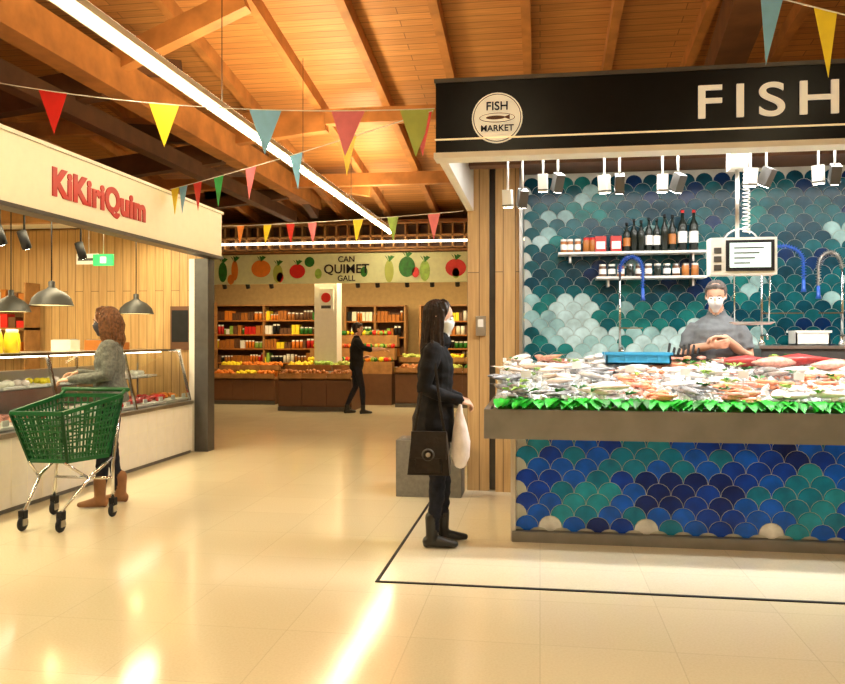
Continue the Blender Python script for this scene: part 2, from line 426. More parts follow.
while x < RX:
    for q in range(2):
        a = U(-.9, .9); L = U(.11, .17); w = U(.032, .052); bx = x+U(-.02, .02); by = 5.34+U(-.03, .02); bz = .962+U(0, .022)
        dx, dy = math.sin(a), -math.cos(a); sx_, sy_ = -dy, dx
        V = []
        for t, ww, dz in ((0, .25, 0), (.3, .9, .018), (.6, 1, .012), (.85, .6, -.012), (1, .05, -.035)):
            px_, py_ = bx+dx*L*t, by+dy*L*t
            for s_ in (-1, 0, 1): V.append((px_+sx_*w*ww*s_, max(5.17, py_+sy_*w*ww*s_), bz+dz-(0 if s_ else .008)+U(-.002, .002)))
        F = []
        for i in range(4):
            for j in range(2): b_ = i*3+j; F.append((b_, b_+1, b_+4, b_+3))
        o.add(V, F, 'leaf' if R() < .75 else 'leafd', True)
    x += .026
o.box((-.28, 5.245, .90), (RX, 5.31, .945), 'leafd')
o.build()
o = MB('wall_stall_back')
o.box((-0.15, 7.62, 0), (RX+.1, 7.72, 2.98), 'grout')
def pb(x, z):
    n = noise.noise((x*1.5+3, z*1.9, 9.2))*1.7+noise.noise((x*4, z*4, 2))*0.8 + (z-1.78)*0.75 + U(-.35, .35)
    if n > 0.75: return TB[5] if R() < .25 else TB[0]
    if n > 0.25: return TB[0] if R() < .5 else TB[1]
    if n > -0.10: return TB[1]
    if n > -0.28: return TB[2]
    if n > -0.62: return TB[3]
    return TB[4]
scales(o, -0.08, RX, 0.95, 2.86, 7.618, 0.080, pb)
o.build()
o = MB('wall_stall_side')
o.box((-0.66, 7.14, 0), (-0.46, 7.3, 3.0), 'woodv')
o.box((-0.46, 7.2, 0), (-0.40, 7.3, 3.0), 'dgrey')
o.box((-0.40, 7.10, 0), (-0.185, 7.3, 3.0), 'woodv')
o.box((-0.185, 7.04, 0), (-0.155, 7.62, 2.98), 'steel')
o.box((-0.66, 7.3, 0), (-0.16, 7.72, 3.0), 'woodv')
o.build()
wallbox('wall_stall_right', (RX+.1, 5.3, 0), (RX+.2, 7.72, 3.0), 'woodv')
o = MB('wall_control_box'); o.box((-.58, 7.10, 1.42), (-.49, 7.14, 1.60), 'steel'); o.box((-.56, 7.095, 1.5), (-.51, 7.10, 1.57), 'white'); o.build(bevel=.004)
can = MB('stall_canopy')
can.box((-0.66, 4.95, 2.58), (RX+.2, 5.05, 3.04), 'black')
can.box((-0.67, 4.925, 2.545), (RX+.2, 5.08, 2.58), 'white')
can.box((-0.665, 4.935, 2.662), (RX+.2, 4.95, 2.670), 'ledrefl')  # glowing line imitates an LED reflection on the black fascia
can.box((-0.67, 4.94, 3.03), (RX+.2, 5.06, 3.055), 'dgrey')
can.box((-0.66, 5.05, 2.56), (-0.60, 7.12, 3.04), 'white')
can.box((-0.66, 5.05, 2.99), (RX+.2, 7.72, 3.05), 'brown')
can.box((-0.60, 5.60, 2.86), (RX+.2, 5.75, 2.99), 'dgrey')
can.box((-0.60, 6.6, 2.86), (RX+.2, 6.75, 2.99), 'brown')
canopy = can.build()
text('sign_letters', 'FISH MARKET', 0.285, (0.925, 4.935, 2.735), (math.pi/2, 0, 0), 'lettering', canopy, 0.002, .008, 1.28, spacing=1.28)
lg = MB('round_logo')
cx, cz, yy = -0.268, 2.79, 4.945
def disc(o, c, r, m, ry=None, seg=32):
    ry = ry or r
    V = [(c[0]+r*math.cos(2*math.pi*k/seg), c[1], c[2]+ry*math.sin(2*math.pi*k/seg)) for k in range(seg)]
    V2 = [(a, b-.006, c_) for a, b, c_ in V]
    o.add(V+V2, [tuple(range(seg, 2*seg))]+[(i, (i+1) % seg, seg+(i+1) % seg, seg+i) for i in range(seg)], m)
disc(lg, (cx, yy, cz), .160, 'lettering'); disc(lg, (cx, yy-.002, cz), .151, 'blackm'); disc(lg, (cx, yy-.004, cz), .146, 'lettering')
disc(lg, (cx, yy-.006, cz), .112, 'blackm', .030); disc(lg, (cx, yy-.008, cz), .108, 'lettering', .026)
disc(lg, (cx-.01, yy-.010, cz), .06, 'brown', .012)
lg.add([(cx+.04, yy-.017, cz), (cx+.08, yy-.017, cz+.016), (cx+.08, yy-.017, cz-.016)], [(0, 2, 1)], 'brown')
L_ = lg.build(canopy)
text('logo_text_top', 'FISH', .075, (cx, yy-.014, cz+.048), (math.pi/2, 0, 0), 'blackm', canopy, .001, .002, 1.0, 'CENTER')
text('logo_text_low', 'MARKET', .055, (cx, yy-.014, cz-.085), (math.pi/2, 0, 0), 'blackm', canopy, .001, .002, 1.0, 'CENTER')
def spotlamp(x, y, z, yaw=0, n=2):
    o = MB('track_light')
    o.box((x-.09, y-.018, 2.66), (x+.09, y+.018, 2.69), 'white')
    for k in range(n):
        xx = x-.05+k*.10
        o.tube([(xx, y, 2.66), (xx, y, z+.04)], .008, 'white', 8)
        mx = Matrix.Translation((xx, y, z)) @ Matrix.Rotation(yaw+(.3 if k else -.2), 4, 'Z') @ Matrix.Rotation(.5 if k else .15, 4, 'X')
        o.box((-.030, -.036, -.06), (.030, .036, .06), 'white' if k == 0 else 'dgrey', mx)
        o.box((-.024, -.03, -.063), (.024, .03, -.06), 'spot', mx)
        o.box((-.032, -.038, -.05), (.032, .038, -.042), 'dgrey', mx)
    o.build()
tr = MB('track_rail'); tr.box((-.55, 5.38, 2.69), (RX, 5.42, 2.72), 'white')
for x in (-.5, .6, 1.7, 2.8, 3.9): tr.box((x, 5.39, 2.72), (x+.02, 5.41, 2.98), 'white')
tr.build()
for x in (.07, .48, .86, 1.42, 1.84, 2.4, 3.0, 3.6): spotlamp(x, 5.4, 2.45+U(-.02, .02), U(-.5, .5))
spotlamp(-.17, 5.4, 2.36)
def wshelf(x0, x1, z):
    o = MB('wall_shelf'); o.box((x0, 7.38, z-.02), (x1, 7.60, z), 'white')
    for x in (x0+.1, x1-.12): o.box((x, 7.45, z-.09), (x+.02, 7.6, z-.02), 'steel')
    o.build()
def bottle(o, x, y, z, h, r, m, cap='blackm', lab=None):
    o.lathe((x, y, z), [(0, 0), (r, 0), (r, h*.6), (r*.9, h*.66), (r*.35, h*.78), (r*.32, h*.93), (0, h*.93)], m, 12)
    o.lathe((x, y, z+h*.93), [(r*.38, 0), (r*.38, h*.07), (0, h*.07)], cap, 12)
    if lab: o.lathe((x, y, z+h*.2), [(r*1.02, 0), (r*1.02, h*.28)], lab, 12)
def jar(o, x, y, z, h, r, m, cap='blackm', lab=None):
    o.lathe((x, y, z), [(0, 0), (r, 0), (r, h*.8), (r*.85, h*.84), (r*.85, h*.86)], m, 12)
    o.lathe((x, y, z+h*.84), [(r*.92, 0), (r*.92, h*.16), (0, h*.16)], cap, 12)
    if lab: o.lathe((x, y, z+h*.22), [(r*1.02, 0), (r*1.02, h*.4)], lab, 12)
wshelf(.17, 1.50, 2.2); wshelf(.52, 1.50, 1.97)
o = MB('shelf_bottles_and_jars')
for k, x in enumerate([.22, .28, .35]): jar(o, x, 7.48, 2.2, .13, .03, 'amber', 'white', 'paper')
for x in (.43, .49): jar(o, x, 7.48, 2.2, .14, .032, 'amber', 'red')
for x in (.56, .70): o.box((x-.05, 7.44, 2.2), (x+.05, 7.52, 2.35), 'redt'); o.box((x-.04, 7.435, 2.23), (x+.04, 7.44, 2.30), 'paper')
for x in (.80, .865, .93, 1.0, 1.07, 1.14, 1.21): bottle(o, x, 7.48, 2.2, U(.27, .35), .034, 'bottle', 'blackm', random.choice(['paper', None, None, 'amber']))
for x in (1.3, 1.40): bottle(o, x, 7.48, 2.2, .38, .042, 'bottle', 'red', 'paper')
x = .58
while x < 1.48: jar(o, x, 7.48, 1.97, .12, .034, random.choice(['amber', 'brown', 'brown', 'bottle']), random.choice(['white', 'blackm', 'steel']), random.choice(['paper', None])); x += .083
o.build()
o = MB('rear_worktop'); o.box((.1, 7.0, .25), (RX, 7.6, 1.18), 'steeld'); o.box((.05, 6.97, 1.18), (RX, 7.6, 1.21), 'steel')
o.box((1.85, 6.95, 1.21), (RX, 7.6, 1.31), 'dgrey'); o.box((1.83, 6.93, 1.31), (RX, 7.6, 1.335), 'steel'); o.build()
wallbox('floor_platform', (.0, 6.46, 0.003), (RX, 6.96, .14), 'grey')
def tub(name, x, y, z, w, d, h, m):
    o = MB(name); t = .012
    o.box((x, y, z), (x+w, y+d, z+t), m)
    o.box((x, y, z), (x+w, y+t, z+h), m); o.box((x, y+d-t, z), (x+w, y+d, z+h), m)
    o.box((x, y, z), (x+t, y+d, z+h), m); o.box((x+w-t, y, z), (x+w, y+d, z+h), m)
    o.box((x-.012, y-.012, z+h-.02), (x+w+.012, y, z+h), m); o.box((x-.012, y+d, z+h-.02), (x+w+.012, y+d+.012, z+h), m)
    for k in range(5): o.box((x+w*(.12+.17*k), y-.006, z+h*.2), (x+w*(.17+.17*k), y, z+h*.7), m)
    o.build()
tub('plastic_tub', 2.22, 7.25, 1.336, .28, .22, .13, 'white'); tub('plastic_tub', 2.68, 7.05, 1.336, .3, .25, .20, 'white')
tub('blue_crate', .50, 6.10, 1.20, .48, .22, .09, 'crate')
o = MB('knife_tray'); o.box((.98, 6.36, 1.22), (1.26, 6.44, 1.27), 'blackm')
for k in range(7): o.bar((1.0+k*.037, 6.38, 1.27), (1.02+k*.037, 6.42, 1.31+R()*.05), .014, .02, random.choice(['blackm', 'brown', 'blackm']))
o.box((.98, 6.34, 1.205), (1.26, 6.45, 1.22), 'steel'); o.build()
def faucet(x, y, z0, top, reach, col):
    o = MB('spray_faucet')
    o.lathe((x, y, z0), [(.0, 0), (.03, 0), (.03, .02), (.018, .04), (.018, .08)], 'chrome', 14)
    o.tube([(x, y, z0), (x, y, top-.1)], .011, 'chrome', 8)
    P = []
    for k in range(13):
        a = math.pi*k/12; P.append(Vector((x+reach/2-reach/2*math.cos(a), y-.02*k/12, top-.1+.14*math.sin(a))))
    P += [Vector((x+reach, y-.02, top-.1-.05*k)) for k in range(1, 4)]
    o.tube(P, .010, 'blue' if col == 'blue' else 'steel', 8, (0, 1, 0))
    H = []
    for i in range(len(P)-1):
        for q in range(8):
            t = q/8; p = P[i].lerp(P[i+1], t); d = (P[i+1]-P[i]).normalized(); u = Vector((0, 1, 0)); v = d.cross(u)
            a = 2*math.pi*(q/4); H.append(p+u*.02*math.cos(a)+v*.02*math.sin(a))
    o.tube(H, .0045, 'blue' if col == 'blue' else col, 5, (0, 1, .3))
    e = P[-1]; o.tube([e, e-Vector((0, 0, .08)), e-Vector((0, 0, .11))], [.014, .017, .024], 'blue', 10, (0, 1, 0))
    o.bar((x, y-.02, z0+.28), (x+reach, y-.02, z0+.28), .01, .01, 'chrome')
    o.tube([(x, y, z0+.08), (x+.0, y-.16, z0+.1), (x, y-.18, z0+.05)], .01, 'chrome', 8)
    o.build()
faucet(.72, 7.3, 1.21, 2.10, .20, 'blue'); faucet(1.92, 7.2, 1.336, 2.16, .34, 'blue'); faucet(2.58, 7.2, 1.336, 2.10, -.2, 'steel')
o = MB('hanging_scale')
sx, sy = 1.40, 5.75
o.box((sx-.22, sy-.06, 1.84), (sx+.22, sy+.08, 2.10), 'white')
o.box((sx-.12, sy-.068, 1.865), (sx+.20, sy-.06, 2.08), 'blackm')
o.box((sx-.095, sy-.073, 1.89), (sx+.175, sy-.068, 2.06), 'screen')
for k in range(4): o.box((sx-.07, sy-.075, 2.02-k*.035), (sx+.13-.03*k, sy-.073, 2.03-k*.035), 'dgrey')
for k in range(3): o.box((sx-.20, sy-.065, 1.87+k*.06), (sx-.15, sy-.06, 1.91+k*.06), 'dgrey')
o.tube([(sx-.03, sy, 2.10), (sx-.03, sy, 2.60)], .014, 'steel', 10); o.box((sx-.09, sy-.06, 2.58), (sx+.03, sy+.06, 2.98), 'white')
for s_ in (-.05, .19): o.tube([(sx+s_, sy, 1.84), (sx+s_*.95, sy, 1.51)], .005, 'chrome', 6)
o.lathe((sx+.07, sy, 1.49), [(0, 0), (.12, .004), (.15, .018), (.155, .022), (.145, .018), (.10, .010), (0, .008)], 'steel', 24)
H = [(sx+.02+.022*math.cos(k*.9), sy-.05+.022*math.sin(k*.9), 2.58-k*.0038) for k in range(120)]
o.tube(H, .005, 'white', 5)
o.build()
o = MB('wall_logo_plaque'); disc(o, (1.84, 7.60, 2.25), .17, 'steel'); disc(o, (1.84, 7.593, 2.25), .155, TB[0]); w = o.build()
text('plaque_text', 'FISH', .13, (1.84, 7.58, 2.21), (math.pi/2, 0, 0), 'paper', w, .001, .002, 1, 'CENTER')
o = MB('concrete_bench_block'); o.box((-1.26, 6.78, 0), (-.68, 7.10, .50), 'grey'); o.box((-1.22, 6.82, .498), (-.72, 7.06, .505), 'dgrey'); o.build(bevel=.012)

# ------------------------------------------------------------ left shop
o = MB('shop_fascia')
o.box((-4.07, 1.0, 2.42), (-3.95, 9.3, 2.95), 'cream'); o.box((-4.1, 1.0, 2.95), (-3.93, 9.32, 2.98), 'white')
o.box((-4.09, 1.0, 2.385), (-3.935, 9.31, 2.42), 'dgrey')
fas = o.build()
o = MB('ceiling_shop'); o.box((-8.4, 1.0, 2.82), (-4.08, 9.29, 2.90), 'white')
for y in (3.0, 5.4, 7.8): o.box((-8.38, y, 2.66), (-4.09, y+.1, 2.82), 'woodh')
o.build()
text('shop_letters', 'KiKiriQuim', .31, (-3.945, 5.85, 2.58), (math.pi/2, 0, math.pi/2), 'redt', fas, .014, .006, 1.0, spacing=1.06)
o = MB('shop_pillar'); o.box((-4.22, 9.10, 0), (-4.04, 9.29, 2.38), 'dgrey'); o.box((-4.30, 9.12, 0), (-4.22, 9.29, 2.38), 'white'); o.build(bevel=.005)
wallbox('wall_shop_end', (-8.4, 9.3, 0), (-4.10, 9.4, 2.8), 'woodv')
wallbox('wall_shop_rear', (-8.5, 1.0, 0), (-8.4, 9.4, 2.8), 'woodv')
wallbox('baseboard_shop', (-8.4, 9.27, 0), (-4.32, 9.3, .12), 'dgrey')
o = MB('refrigerated_counter')
o.box((-5.15, 2.5, .04), (-4.20, 9.0, .60), 'white'); o.box((-5.1, 2.5, 0), (-4.22, 9.0, .04), 'grey')
y = 2.5
while y < 9.0:
    o.box((-4.2005, y, .05), (-4.1985, y+.004, .60), 'cream'); y += .2
for z in (.2, .4): o.box((-4.2005, 2.5, z), (-4.1985, 9.0, z+.003), 'cream')
o.box((-5.15, 2.5, .60), (-4.18, 9.0, .64), 'steel')
o.box((-5.17, 2.5, .64), (-5.05, 9.0, 1.08), 'steel')
o.box((-5.17, 2.5, 1.24), (-4.55, 9.02, 1.265), 'steel')
o.box((-4.62, 2.55, 1.225), (-4.58, 8.95, 1.24), 'glow')
for y in (2.5, 3.8, 5.1, 6.4, 7.7, 8.98):
    o.bar((-4.22, y, .64), (-4.36, y, 1.25), .025, .03, 'chrome', (0, 1, 0)); o.bar((-4.36, y, 1.25), (-5.1, y, 1.25), .025, .02, 'chrome')
    o.bar((-4.9, y, .64), (-4.9, y, 1.25), .02, .02, 'chrome')
o.add([(-4.215, 2.5, .64), (-4.215, 9.0, .64), (-4.355, 9.0, 1.25), (-4.355, 2.5, 1.25)], [(0, 1, 2, 3)], 'glass')
o.box((-4.62, 2.5, 1.255), (-4.35, 9.0, 1.262), 'glass'); o.bar((-4.355, 2.5, 1.256), (-4.355, 9.0, 1.256), .02, .02, 'chrome')
o.box((-5.0, 2.5, .93), (-4.6, 9.0, .94), 'glass')
y = 2.6
while y < 8.9:
    w = U(.25, .4); c = random.choice([FM[6], FM[6], FM[1], FM[2], 'orange', 'amber', 'paper', 'red', FM[2], 'cream'])
    o.box((-4.72, y, .65), (-4.27, y+w-.03, .675), 'white')
    for q in range(14): o.ball((U(-4.66, -4.33), y+U(.05, w-.08), .69+R()*.03), U(.035, .055), c, 6, (1, 1, .6))
    o.box((-4.28, y+w/2-.04, .68), (-4.27, y+w/2+.04, .73), 'paper')
    o.box((-5.0, y, .94), (-4.66, y+w-.05, .955), 'white')
    c = random.choice(['cream', FM[2], 'yellow', 'amber'])
    for q in range(5): o.ball((U(-4.95, -4.7), y+U(.05, w-.1), .98), .045, c, 6, (1, 1, .7))
    y += w
o.build()
o = MB('countertop_goods')
for (x, y) in ((-4.75, 6.25), (-4.72, 6.40), (-4.8, 6.55)):
    o.lathe((x, y, 1.266), [(0, 0), (.055, 0), (.06, .1), (.05, .17), (.035, .19), (0, .19)], 'yellow', 14)
    o.lathe((x, y, 1.45), [(.04, 0), (.04, .03), (0, .03)], 'white', 14)
for y in (3.9, 4.6, 5.2, 5.5, 5.85, 7.4, 8.0, 8.4):
    h = U(.06, .16); w = U(.1, .2); c = random.choice(['paper', 'amber', 'white', 'brown', 'cream']); o.box((-5.0, y, 1.266), (-4.78, y+w, 1.266+h), c)
    o.box((-4.98, y+.01, 1.266+h), (-4.8, y+w-.01, 1.275+h), 'steel')
o.build()
o = MB('shop_back_shelf')
o.box((-8.1, 8.85, 0), (-6.4, 9.25, .95), 'white')
for z in (1.2, 1.5, 1.8):
    o.box((-8.1, 8.95, z), (-6.4, 9.25, z+.03), 'woodh')
    x = -8.05
    while x < -6.5:
        w = U(.05, .12); o.box((x, 9.0, z+.03), (x+w, 9.15, z+.03+U(.08, .2)), random.choice(['amber', 'yellow', 'paper', 'brown', 'orange', 'red'])); x += w+.015
for x in (-8.1, -6.42): o.box((x, 8.95, .95), (x+.02, 9.25, 2.1), 'woodh')
o.build()
def lamp(x, y, z):
    o = MB('pendant_lamp')
    o.lathe((x, y, z), [(.20, -.04), (.195, -.03), (.175, .03), (.12, .085), (.05, .12), (.03, .14), (.03, .19), (0, .20)], 'shade', 28)
    o.lathe((x, y, z), [(.195, -.035), (.165, .03), (.11, .08), (.04, .11), (0, .11)], 'cream', 28)
    o.ball((x, y, z+.02), .05, 'bulb', 12)
    o.tube([(x, y, z+.18), (x, y, 2.81)], .006, 'blackm', 6); o.build()
lamp(-4.62, 6.85, 1.75); lamp(-4.66, 8.5, 1.72); lamp(-5.6, 7.6, 1.72); lamp(-4.62, 4.9, 1.75)
def blackspot(x, y, z, up=.28):
    o = MB('track_spotlight'); o.tube([(x, y, z+.06), (x, y, z+up)], .01, 'blackm', 8)
    mx = Matrix.Translation((x, y, z)) @ Matrix.Rotation(.5, 4, 'X')
    o.tube([(0, 0, -.09), (0, 0, .09)], .045, 'blackm', 14, mx=mx); o.tube([(0, 0, -.094), (0, 0, -.09)], .035, 'spot', 14, mx=mx); o.build()
for y in (6.6, 6.95, 7.9): blackspot(-4.98, y, 2.36, .45)
o = MB('exit_sign'); o.box((-5.02, 8.2, 2.22), (-4.78, 8.23, 2.35), 'exit'); o.box((-4.93, 8.195, 2.25), (-4.86, 8.2, 2.32), 'paper')
o.tube([(-4.9, 8.215, 2.35), (-4.9, 8.215, 2.81)], .005, 'steel', 6); o.build()
o = MB('notice_sign'); o.box((-5.35, 8.4, 2.26), (-5.08, 8.42, 2.38), 'paper'); o.box((-5.33, 8.395, 2.30), (-5.1, 8.4, 2.33), 'dgrey')
o.tube([(-5.2, 8.41, 2.38), (-5.2, 8.41, 2.81)], .005, 'steel', 6); o.build()
o = MB('wall_poster'); o.box((-4.62, 9.27, 1.25), (-4.36, 9.3, 1.80), 'brown'); o.box((-4.60, 9.265, 1.35), (-4.38, 9.27, 1.75), 'blackm'); o.build()

# ------------------------------------------------------------ back stall (greengrocer)
BY = 14.9
o = MB('greengrocer_sign')
o.box((-7.2, BY, 2.48), (.6, BY+.1, 3.06), mat('sign_pale_green', (.70, .76, .46), .5, var=.05))
o.box((-7.2, BY-.04, 3.08), (.6, BY+.1, 3.12), 'woodh')
o.box((-7.2, BY-.05, 3.25), (.6, BY-.02, 3.29), 'ledsoft')
def veg(x, z, rx, rz, m, leaf=True):
    disc(o, (x, BY-.004, z), rx, m, rz, 20)
    if leaf:
        for k in (-1, 0, 1): o.add([(x, BY-.012, z+rz*.8), (x+k*.06-.03, BY-.012, z+rz+.09), (x+k*.08+.03, BY-.012, z+rz+.06)], [(0, 1, 2)], 'leafd')
veg(-6.3, 2.72, .09, .2, 'leafd'); veg(-6.05, 2.75, .07, .2, 'orange'); veg(-5.5, 2.78, .2, .17, 'orange'); veg(-4.75, 2.72, .16, .14, 'red'); veg(-5.15, 2.68, .1, .18, 'olive')
veg(-4.5, 2.9, .1, .1, 'leafd', False); veg(-2.9, 2.7, .09, .22, 'olive'); veg(-2.55, 2.78, .16, .2, 'leafd'); veg(-2.2, 2.7, .1, .2, 'lettuce'); veg(-1.6, 2.75, .2, .17, 'red'); veg(-1.2, 2.7, .1, .22, 'orange'); veg(-.6, 2.75, .15, .2, 'leafd')
for k in range(9): veg(-6.9+k*.9+U(-.2, .2), 2.56+U(0, .3), .07, .1, random.choice(['red', 'lettuce', 'orange', 'leafd']), False)
gs = o.build()
text('greengrocer_text', 'QUIMET', .25, (-3.75, BY-.02, 2.67), (math.pi/2, 0, 0), 'blackm', gs, .003, .003, 1, 'CENTER')
text('greengrocer_text_top', 'CAN', .16, (-3.75, BY-.02, 2.89), (math.pi/2, 0, 0), 'blackm', gs, .002, .003, 1, 'CENTER')
text('greengrocer_text_low', 'GALL', .15, (-3.75, BY-.02, 2.52), (math.pi/2, 0, 0), 'blackm', gs, .002, .003, 1, 'CENTER')
o = MB('timber_lattice')
for z in (3.14, 3.38, 3.62): o.box((-7.2, BY, z), (.6, BY+.25, z+.03), 'woodh')
x = -7.2
while x < .6: o.box((x, BY, 3.14), (x+.03, BY+.25, 3.64), 'woodh'); x += .23
o.box((-7.2, BY+.26, 3.12), (.6, BY+.3, 3.66), 'brown'); o.build()
wallbox('wall_greengrocer_back', (-7.6, 17.5, 0), (.7, 17.6, 2.9), 'wall')
wallbox('wall_greengrocer_left', (-7.7, 14.0, 0), (-7.62, 17.6, 2.9), 'woodv')
o = MB('ceiling_greengrocer'); o.box((-7.7, BY+.1, 2.78), (.7, 17.6, 2.88), 'brown'); o.build()
GC = ['amber', 'yellow', 'paper', 'orange', 'red', 'cream', 'brown', 'amber', 'brown', 'brown', 'amber', 'lettuce', 'leafd', 'yellow', 'blackm']
def goods_shelf(x0, x1, y, zs, depth=.35, top=None):
    o = MB('grocery_shelf'); top = top or zs[-1]+.35
    for x in (x0, (x0+x1)/2, x1): o.box((x-.02, y-depth, 0), (x+.02, y, top), 'woodh')
    o.box((x0, y-.02, 0), (x1, y, top), 'brown'); o.box((x0, y-depth, top), (x1, y, top+.03), 'woodh')
    for z in zs:
        o.box((x0, y-depth, z), (x1, y-.02, z+.025), 'woodh')
        o.box((x0, y-depth-.01, z-.005), (x1, y-depth, z+.02), 'amber')
        x = x0+.04
        while x < x1-.1:
            w = U(.05, .1); c = random.choice(GC); n = random.randint(1, 3); h = U(.12, .24); k_ = random.choice([0, 1])
            for q in range(n):
                if x > x1-.1: break
                if k_: o.box((x, y-depth+.04, z+.025), (x+w, y-.08, z+.025+h), c)
                else: jar(o, x+w/2, y-depth+.1, z+.025, h, w/2, c, 'white')
                x += w+.012
    o.build()
goods_shelf(-7.45, -4.95, 17.3, [.15, .5, .82, 1.14, 1.46, 1.78])
goods_shelf(-4.3, -2.95, 17.3, [.15, .6, 1.0, 1.4, 1.75])
goods_shelf(-2.6, .4, 17.3, [.15, .5, .85, 1.15, 1.45, 1.75], .42)
o = MB('bread_rack')
for z in (.3, .7, 1.1, 1.5, 1.9):
    o.box((-7.58, 14.3, z), (-7.2, 16.7, z+.03), 'woodh')
    for q in range(22): o.ball((U(-7.48, -7.3), 14.4+q*.1, z+.09), .055, random.choice(['amber', 'cream', 'yellow', 'orange']), 6, (1.2, .9, .9))
for y in (14.3, 15.5, 16.7): o.box((-7.58, y-.02, 0), (-7.2, y+.02, 2.2), 'woodh')
o.build()
o = MB('support_column'); o.box((-4.55, 15.4, 0), (-4.08, 15.8, 2.77), 'white'); o.box((-4.45, 15.38, 1.95), (-4.15, 15.4, 2.4), 'paper'); disc(o, (-4.3, 15.375, 2.22), .1, 'red'); o.box((-4.4, 15.37, 2.0), (-4.2, 15.38, 2.06), 'dgrey'); o.build()
def produce(name, x0, x1, y0, y1, zf, zb, base='brown', cols=None):
    o = MB(name)
    o.box((x0, y0+.03, 0), (x1, y1, zf-.12), base); o.box((x0, y0, 0), (x1, y0+.03, .08), 'dgrey')
    n = max(1, int((x1-x0)/.42)); w = (x1-x0)/n
    for i in range(n):
        xa = x0+i*w
        o.box((xa+.01, y0+.02, .1), (xa+w-.01, y0+.035, zf-.14), 'brown')
        for r_ in range(2):
            ya = y0+(y1-y0)*r_/2; yb = y0+(y1-y0)*(r_+1)/2; za = zf+(zb-zf)*r_/2
            o.box((xa+.01, ya, za-.12), (xa+w-.01, ya+.02, za), 'woodh'); o.box((xa+.01, ya, za-.12), (xa+w-.01, yb, za-.1), 'woodh')
            o.box((xa, ya, za-.12), (xa+.02, yb, za), 'woodh')
            c = random.choice(cols or ['orange', 'red', 'yellow', 'lettuce', 'leafd', 'olive', 'amber', 'lettuce'])
            for q in range(34):
                xx = U(xa+.05, xa+w-.05); yy_ = U(ya+.05, yb-.03); o.ball((xx, yy_, za-.03+R()*.07), U(.035, .05), c, 6)
    o.build()
produce('produce_display', -5.0, -3.55, 14.45, 15.3, .72, 1.02)
produce('produce_display', -6.9, -5.5, 15.7, 16.5, .65, .98, cols=['orange', 'yellow', 'amber', 'red'])
produce('produce_display', -2.9, .3, 15.5, 16.4, .8, 1.2)
o = MB('produce_tiers')
for k in range(3):
    y = 15.95+k*.30; z = .95+k*.28
    o.box((-4.9, y, z-.3), (-3.05, y+.30, z-.05), 'woodh')
    for q in range(70): o.ball((U(-4.85, -3.1), y+U(.04, .26), z), U(.04, .06), random.choice(['orange', 'red', 'yellow', 'lettuce', 'leafd', 'amber', 'olive']), 6)
o.box((-4.9, 15.95, 0), (-3.05, 16.85, .65), 'brown'); o.build()
for x in (-6.4, -5.9, -5.4, -3.6, -3.2, -2.6, -2.1, -1.6): blackspot(x, 15.2, 2.50)

# ------------------------------------------------------------ bunting
def bunting(a, b, sag, flags, fh, fw):
    o = MB('bunting'); a = Vector(a); b = Vector(b)
    def P(t): return a.lerp(b, t)-Vector((0, 0, 4*sag*t*(1-t)))
    o.tube([P(k/24) for k in range(25)], .004, 'paper', 5)
    L = (b-a).length
    for t, c in flags:
        p0 = P(t-fw/2/L); p1 = P(t+fw/2/L); tip = (p0+p1)/2-Vector((U(-.03, .03), U(-.04, .04), fh))
        d = Vector((0, .003, 0))
        o.add([p0, p1, tip, p0+d, p1+d, tip+d], [(0, 2, 1), (3, 4, 5), (0, 1, 4, 3), (1, 2, 5, 4), (2, 0, 3, 5)], c)
    o.build()
bunting((-4.1, 5.3, 3.33), (-.69, 5.12, 2.92), .09, [(.162, 'red'), (.425, 'yellow'), (.65, 'sky'), (.825, 'pink'), (.965, 'olive')], .31, .24)
bunting((-3.94, 7.9, 3.0), (-.70, 5.1, 2.90), .02, [(.03, 'yellow'), (.08, 'sky'), (.16, 'red'), (.27, 'flaggreen'), (.42, 'pink'), (.60, 'sky'), (.775, 'yellow'), (.975, 'red')], .29, .2)
bunting((-3.93, 9.28, 2.80), (-.70, 7.10, 2.56), .02, [(.1, 'orange'), (.24, 'yellow'), (.35, 'red'), (.45, 'pink'), (.64, 'yellow'), (.77, 'lettuce'), (.91, 'pink')], .25, .16)
bunting((.2, 4.2, 3.50), (2.6, 3.9, 2.56), .04, [(.39, 'sky'), (.49, 'yellow'), (.8, 'red')], .33, .11)

# ------------------------------------------------------------ shopping trolley
o = MB('shopping_trolley')
tx = -3.56
def lerp(a, b, t): return Vector(a).lerp(Vector(b), t)
A = {'fl': (tx-.20, 5.10, .86), 'fr': (tx+.20, 5.10, .86), 'bl': (tx-.26, 5.80, .94), 'br': (tx+.26, 5.80, .94)}
Bt = {'fl': (tx-.15, 5.24, .50), 'fr': (tx+.15, 5.24, .50), 'bl': (tx-.20, 5.70, .48), 'br': (tx+.20, 5.70, .48)}
def panel(k1, k2, nh=8, nv=12):
    for i in range(nh+1):
        t = i/nh; w = .022 if i in (0, nh) else .009
        o.bar(lerp(Bt[k1], A[k1], t), lerp(Bt[k2], A[k2], t), w, .030 if i in (0, nh) else .013, 'green')
    for i in range(nv+1):
        t = i/nv; o.bar(lerp(Bt[k1], Bt[k2], t), lerp(A[k1], A[k2], t), .010 if 0 < i < nv else .022, .012 if 0 < i < nv else .022, 'green')
panel('fl', 'fr', 8, 8); panel('bl', 'br', 8, 9); panel('fl', 'bl', 8, 14); panel('fr', 'br', 8, 14)
for i in range(9):
    t = i/8; o.bar(lerp(Bt['fl'], Bt['fr'], t), lerp(Bt['bl'], Bt['br'], t), .012, .01, 'green')
for i in range(9):
    t = i/8; o.bar(lerp(Bt['fl'], Bt['bl'], t), lerp(Bt['fr'], Bt['br'], t), .012, .01, 'green')
